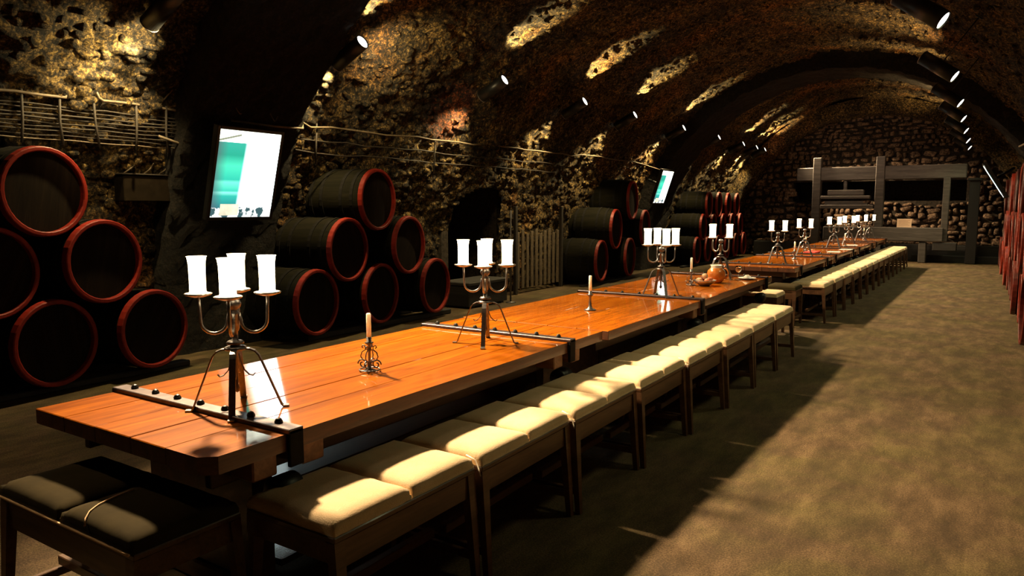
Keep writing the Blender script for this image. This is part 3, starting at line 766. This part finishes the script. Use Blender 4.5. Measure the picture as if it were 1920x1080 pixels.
M_fruit = [plain('plum_skin', (.12,.03,.03), .35, 0, .3, 10), plain('apple_skin', (.55,.13,.04), .35, 0, .4, 8), plain('pale_roll', (.65,.42,.24), .6, 0, .2, 8)]
for k, (dx, dy, dz, r, m, nm, lab) in enumerate([(-.05,-.03,.058,.036,2,'bread_roll','pale round roll at the near left of the silver bowl'), (.045,-.045,.058,.035,1,'apple','reddish apple at the near right of the silver bowl'), (.04,.045,.060,.036,1,'apple','reddish apple at the far right, touching the jug side'), (-.045,.045,.060,.034,0,'plum','dark plum at the far left of the silver bowl'), (0,0,.105,.034,2,'bread_roll','pale roll on top of the heap in silver bowl')]):
    f = MB(); f.lathe([(.0001,-r*.80),(r*.45,-r*.86),(r*.85,-r*.5),(r,0),(r*.86,r*.52),(r*.4,r*.82),(r*.12,r*.74),(.0001,r*.66)], 16)
    o = f.build(nm, M_fruit[m]); o.location = (-2.47+dx, 7.68+dy, TZ+dz); tag(o, lab, 'fruit' if nm != 'bread_roll' else 'bread')
wg = thing('wine_glass', 'clear stemmed wine glass right of the amber jug', 'glass', (-2.34, 8.50, TZ+.0015))
MB().lathe([(.0001,0),(.034,0),(.034,.003),(.006,.008),(.004,.02),(.004,.075),(.012,.085),(.033,.11),(.037,.135),(.030,.165),(.028,.165),(.034,.135),(.030,.112),(.0001,.088)], 22).build('goblet', M_glass, wg)
pt = thing('side_plate', 'white plate with folded napkin right of the wine glass', 'plate', (-2.28, 8.66, TZ+.0015))
MB().lathe([(.0001,0),(.06,0),(.065,.004),(.105,.016),(.103,.019),(.063,.008),(.0001,.007)], 26).build('plate_body', M_white, pt)
nk = MB(); nk.add([(-.05,-.07,.008),(.05,-.07,.008),(.05,.07,.008),(-.05,.07,.008),(0,-.06,.055),(0,.06,.045)], [(3,2,1,0),(0,1,4),(1,2,5,4),(2,3,5),(3,0,4,5)]); o = nk.build('napkin', M_wax); o.location = (-2.28, 8.66, TZ+.003); tag(o, 'white folded napkin standing on the side plate', 'napkin')
M_rednap = plain('red_cloth', (.5,.03,.02), .8, 0, .2, 20)
o = MB().box(-.11,.11,-.25,.25,0,.035,.012).build('red_napkin', M_rednap); o.location = (-2.6, 14.3, TZ+.0015); tag(o, 'red folded cloth on the fifth table behind the candelabrum', 'cloth')
for x, y, r, lab in ((-2.32, 14.9, .1, 'white paper sheet nearest on the fifth table'), (-2.25, 15.9, -.05, 'white paper sheet farther along, near aisle edge'), (-2.4, 17.8, .08, 'white paper sheet before the fourth far candelabrum')):
    o = MB().box(-.11,.11,-.15,.15,0,.004).build('paper_sheet', M_white); o.location = (x, y, TZ+.0015); o.rotation_euler.z = r; tag(o, lab, 'paper', 'papers on the far tables')

# ------------------------------------------------------------ cylinder spotlights
def lamp_proto(left=True):
    """axis along local x: +x end is the upper/inner end"""
    t = bpy.data.objects.new('cylinder_spotlight', None); C.objects.link(t)
    L, r = .47, .085
    MB().lathe([(r-.012,-L/2+.02),(r-.010,-L/2),(r,-L/2),(r,L/2),(r-.010,L/2),(r-.012,L/2-.02)], 24, 'x', cap=False).build('housing', M_black, t)
    MB().lathe([(.0001,L/2-.012),(r-.012,L/2-.012)], 24, 'x', cap=False, smooth=False).build('lens', M_lens if left else M_lens2, t)
    MB().lathe([(.0001,-L/2+.012),(r-.012,-L/2+.012)], 24, 'x', cap=False, smooth=False).build('lens', M_lens2 if left else M_lens, t)
    for e in ((-1,) if left else (1,)):
        MB().lathe([(r-.004,e*L/2),(r+.003,e*L/2),(r+.003,e*(L/2+.006)),(r-.004,e*(L/2+.006))], 24, 'x', cap=False).build('trim_ring', M_steel, t)
    return t
def bracket(t, length):
    MB().tube([(0,0,.075),(0,0,.075+length)], .008, 8).build('mount_arm', M_black, t)
    MB().lathe([(.0001,.075+length),(.05,.075+length),(.05,.09+length),(.0001,.09+length)], 14).build('mount_plate', M_black, t)
lp = lamp_proto(True); bracket(lp, .20)
for i, y in enumerate(LEFT_Y):
    o = lp if i == 0 else copy_tree(lp)
    o.location = (-6.15, y, 3.34); o.rotation_euler = (0, -math.atan2(.22, .44), 0)
    tag(o, ('nearest' if i == 0 else 'farthest' if i == 9 else ORD[i])+' black cylinder spotlight in the row along the left vault', 'lamp', 'cylinder spotlights on the left vault')
rp = lamp_proto(False); bracket(rp, .58)
for i, y in enumerate(RIGHT_Y[1:]):
    o = rp if i == 0 else copy_tree(rp)
    o.location = (-.56, y, 3.34); o.rotation_euler = (0, -math.atan2(.30, .40), PI-.2)
    tag(o, ('nearest' if i == 0 else 'farthest' if i == 6 else ORD[i])+' black cylinder spotlight in the row along the right vault', 'lamp', 'cylinder spotlights on the right vault')

# ------------------------------------------------------------ tilted screens
def screen_mat():
    m, t, b = nodes('lit_screen'); tc = t.nodes.new('ShaderNodeTexCoord'); sp = t.nodes.new('ShaderNodeSeparateXYZ'); t.links.new(tc.outputs['Generated'], sp.inputs[0])
    u, v = sp.outputs[1], sp.outputs[2]
    n = noise(t, coords(t, (1, 1, 1), 'Generated'), 7, 3, .6)
    g = ramp(t, v, [(.10, (.02,.16,.20)), (.25, (.03,.45,.36)), (.29, (.25,.85,.70)), (.31, (.04,.55,.40)), (.41, (.16,.85,.62)), (.44, (.03,.50,.36)), (.6, (.07,.72,.46)), (.72, (.02,.36,.24)), (.87, (.03,.40,.30))])
    fade = ramp(t, math_(t, 'SUBTRACT', u, math_(t, 'MULTIPLY', math_(t,'SUBTRACT',v,.5), .06)), [(.40, (0,0,0)), (.58, (1,1,1))])
    c = mix(t, fade, g, (4.2,5.0,5.0))
    edge = ramp(t, u, [(.0, (1,1,1)), (.16, (0,0,0))]); c = mix(t, math_(t,'MULTIPLY',edge,.75), c, (.08,.10,.12))
    top = math_(t, 'GREATER_THAN', v, .865); c = mix(t, top, c, (3.2,3.3,2.6))
    # hill line in the top band
    hill = math_(t, 'LESS_THAN', math_(t,'ABSOLUTE', math_(t,'SUBTRACT', math_(t,'SUBTRACT', v, .88), math_(t,'MULTIPLY', u, .22))), .012)
    hill = math_(t, 'MULTIPLY', hill, math_(t,'LESS_THAN', u, .34)); c = mix(t, hill, c, (.25,.28,.2))
    low = math_(t, 'LESS_THAN', math_(t, 'ADD', v, math_(t,'MULTIPLY', n, .16)), .185)
    c2 = ramp(t, n, [(.42, (.04,.09,.10)), (.47, (1.1,1.1,1.05))]); c = mix(t, low, c, c2)
    hb = math_(t, 'MULTIPLY', math_(t,'MULTIPLY', math_(t,'GREATER_THAN',u,.14), math_(t,'LESS_THAN',u,.44)), math_(t,'MULTIPLY', math_(t,'LESS_THAN',v,.155), math_(t,'GREATER_THAN',v,.02)))
    c = mix(t, hb, c, mix(t, n, (.35,.33,.22), (1.1,1.0,.75)))
    b.inputs['Base Color'].default_value = (.01,.01,.01,1); b.inputs['Roughness'].default_value = .2
    t.links.new(c, b.inputs['Emission Color']); b.inputs['Emission Strength'].default_value = 1.5; return m
M_screen = screen_mat()
def screen(px, y0, y1, xb, zb, xt, zt, lab, side=1):
    t = thing('wall_screen', lab, 'screen', (xb, y0, zb), 0, 'tilted picture screens')
    d = Vector((xt-xb, 0, zt-zb)); h = d.length; w_ = y1-y0; ang = math.atan2(xt-xb, zt-zb)
    mt = Matrix.Rotation(ang, 4, 'Y')
    def bx(name, x0, x1, a0, a1, z0, z1, mat, par=t):
        o = MB().box(x0, x1, a0, a1, z0, z1, .004 if name != 'display' else 0).build(name, mat, par)
        if par is t: o.matrix_local = mt
        return o
    f = .035; s = side
    bx('casing', min(-s*.07, -s*.006), max(-s*.07, -s*.006), -f, w_+f, -f, h+f, M_black)
    bx('display', min(-s*.006, 0), max(-s*.006, 0), 0, w_, 0, h, M_screen)
    for nm, a0, a1, z0, z1 in (('bezel', -f, 0, -f, h+f), ('bezel', w_, w_+f, -f, h+f), ('bezel', 0, w_, -f, 0), ('bezel', 0, w_, h, h+f)):
        bx(nm, min(-s*.005, s*.006), max(-s*.005, s*.006), a0, a1, z0, z1, M_black)
    mb = MB(); mb.tube([(-s*.05, w_/2, h*.55), (-s*.42, w_/2, h*.55+.02)], .025, 8); o = mb.build('wall_arm', M_black, t); o.matrix_local = mt
screen(0, 4.58, 5.32, -6.60, 1.50, -6.355, 2.37, 'large tilted screen with green picture above the nearest candelabrum', 1)
screen(0, 16.45, 17.15, -6.60, 1.71, -6.355, 2.46, 'narrow-looking tilted screen on the second left rib above third candelabrum', 1)
screen(0, 17.0, 17.75, .34, 1.80, -.03, 2.42, 'edge-on tilted screen glowing beside the right barrels', -1)

# ------------------------------------------------------------ wattle rail and branches along the left wall
def wob(y0, y1, x, z, n, jx=.02, jz=.015, z1=None):
    z1 = z if z1 is None else z1
    return [(x+random.uniform(-jx,jx), y0+(y1-y0)*i/n, z+(z1-z)*i/n+random.uniform(-jz,jz)) for i in range(n+1)]
wt = thing('wattle_rail', 'woven branch rail hung on the wall above the nearest barrels', 'rail', (0,0,0))
MB().tube(wob(1.6, 3.40, -6.90, 2.555, 9, .01, .008, 2.575)+[(-6.90,3.44,2.68)], .014, 6).build('top_rod', M_branch, wt)
MB().tube([(-6.90,3.66,2.70),(-6.90,3.70,2.60)]+wob(3.74, 4.6, -6.90, 2.585, 6, .01, .008, 2.57)+[(-6.88,4.75,2.54),(-6.80,4.95,2.50)], .014, 6).build('top_rod', M_branch, wt)
for k in range(9):
    z = 2.49-.037*k; MB().tube(wob(1.6, 4.45+.3*random.random(), -6.93, z, 14, .025, .008), random.uniform(.005,.009), 6).build('rod', M_branch if k == 8 else M_branchd, wt)
for y in (2.2, 2.75, 3.05, 3.35, 3.66, 4.05, 4.35):
    MB().tube([(-6.9, y+random.uniform(-.03,.03), 2.15), (-6.91, y, 2.35), (-6.9, y+random.uniform(-.02,.02), 2.60)], .012, 6).build('stake', M_branchd, wt)
MB().tube([(-6.88,4.25,2.30),(-6.86,4.5,2.23),(-6.82,4.9,2.22),(-6.78,5.0,2.23)], .014, 6).build('rod', M_branch, wt)
MB().tube([(-6.90,4.30,2.62),(-6.86,4.42,2.78),(-6.86,4.52,2.74),(-6.88,4.55,2.58)], .008, 6).build('curled_twig', M_branch, wt)
lr = thing('branch_rail', 'long thin branch rail running along the left wall past the ribs', 'rail', (0,0,0))
pts = [(-6.62,4.9,2.50),(-6.55,5.4,2.48),(-6.62,5.85,2.50),(-6.80,6.0,2.60),(-6.88,6.2,2.56)]+wob(6.5, 12.5, -6.86, 2.57, 18, .02, .02, 2.64)+[(-6.85,12.8,2.60)]+wob(13.2, 15.8, -6.84, 2.65, 6, .02, .015, 2.66)+[(-6.78,16.4,2.6),(-6.6,16.9,2.50)]
MB().tube(pts, .013, 6).build('rod', M_branch, lr)
for k, z in enumerate((2.42, 2.27)):
    MB().tube(wob(6.0, 12.3, -6.94, z, 22, .02, .014), .009, 6).build('rod', M_branchd, lr)
for y in (6.3, 8.6):
    MB().tube([(-6.92, y, 2.12), (-6.9, y+.02, 2.62)], .011, 6).build('stake', M_branchd, lr)
for k, (x, y, z, r) in enumerate([(-6.58,4.98,2.66,.09),(-6.58,5.42,2.62,.08),(-6.80,5.98,2.66,.07)]):
    MB().tube([(x+.02*math.sin(a*2), y+r*.7*math.cos(a), z+r*math.sin(a)) for a in [2*PI*i/16 for i in range(16)]], .006, 6, closed=True).build('twig_ring', M_branch, lr)
rr_ = thing('branch_rail', 'pale bent branch rail on the right wall above the barrels', 'rail', (0,0,0))
MB().tube([(.42,13.6,2.52),(.50,13.1,2.54),(.56,12.6,2.66),(.62,12.0,2.72),(.68,11.0,2.70),(.72,9.5,2.68),(.75,8.0,2.70)], .016, 7).build('rod', M_branch, rr_)
MB().tube([(.55,12.9,2.60),(.58,12.6,2.76),(.62,12.3,2.76),(.62,12.1,2.72)], .012, 6).build('rod', M_branch, rr_)

# gate of upright pickets at the left recess, post, chest and wall box
gt = thing('picket_gate', 'tall gate of pale upright pickets before the left wall recess', 'gate', (-7.15, 11.2, 0))
for k in range(10):
    h = 1.15+.05*math.sin(k*2.1)
    MB().box(-.012, .012, .08+.165*k, .08+.165*k+.085, .10, h, .004).build('picket', M_branch, gt)
for z in (.22, .98): MB().box(-.035, -.013, .02, 1.74, z, z+.07, .004).build('cross_rail', M_branchd, gt)
for y in (0, 1.72): MB().box(-.03, .03, y, y+.07, 0.002, 1.62, .005).build('gate_post', M_branchd, gt)
ps = thing('iron_pole', 'thin upright iron pole standing left of the picket gate', 'pole', (-6.62, 10.25, 0))
MB().tube([(0,0,.01),(0,0,1.55)], .014, 8).build('shaft', M_iron, ps); MB().lathe([(.0001,0),(.09,0),(.09,.01),(.02,.02)], 16, cap=False).build('foot', M_iron, ps)
ch = thing('low_chest', 'low dark wooden chest on the floor behind the second candelabrum', 'chest', (-7.0, 9.75, 0))
MB().box(-.28, .28, -.55, .55, .03, .36, .01).build('box_body', M_darkwood, ch); MB().box(-.30, .30, -.57, .57, .36, .42, .012).build('lid', M_darkwood, ch)
for sy in (-1, 1):
    MB().box(-.26, .26, sy*.42-.04, sy*.42+.04, .002, .03).build('runner', M_darkwood, ch)
M_boxwood = plain('dark_plank', (.010,.007,.004), 1, 0, .3, 12); M_boxwood.node_tree.nodes['Principled BSDF'].inputs['Specular IOR Level'].default_value = .05  # even near-black colour over the whole box
bxt = thing('wall_box', 'small dark plank box fixed on the wall above nearest barrels', 'box', (-7.15, 4.22, 1.66))
MB().box(-.10, .08, -.24, .24, 0, .26, .008).build('box_body', M_boxwood, bxt); MB().box(-.12, .10, -.26, .26, .26, .275, .004).build('lid', M_branchd, bxt)
for y, z in ((-.2,.33),(0,.36),(.16,.34),(.24,.38)):
    MB().tube([(.02,y,.274),(.05,y+.05,.32),(.03,y+.11,z+.03)], .007, 6).build('dry_twig', M_branch, bxt)

for o in list(bpy.data.objects):
    if o.parent is None and not o.children and o.type == 'EMPTY' : bpy.data.objects.remove(o)
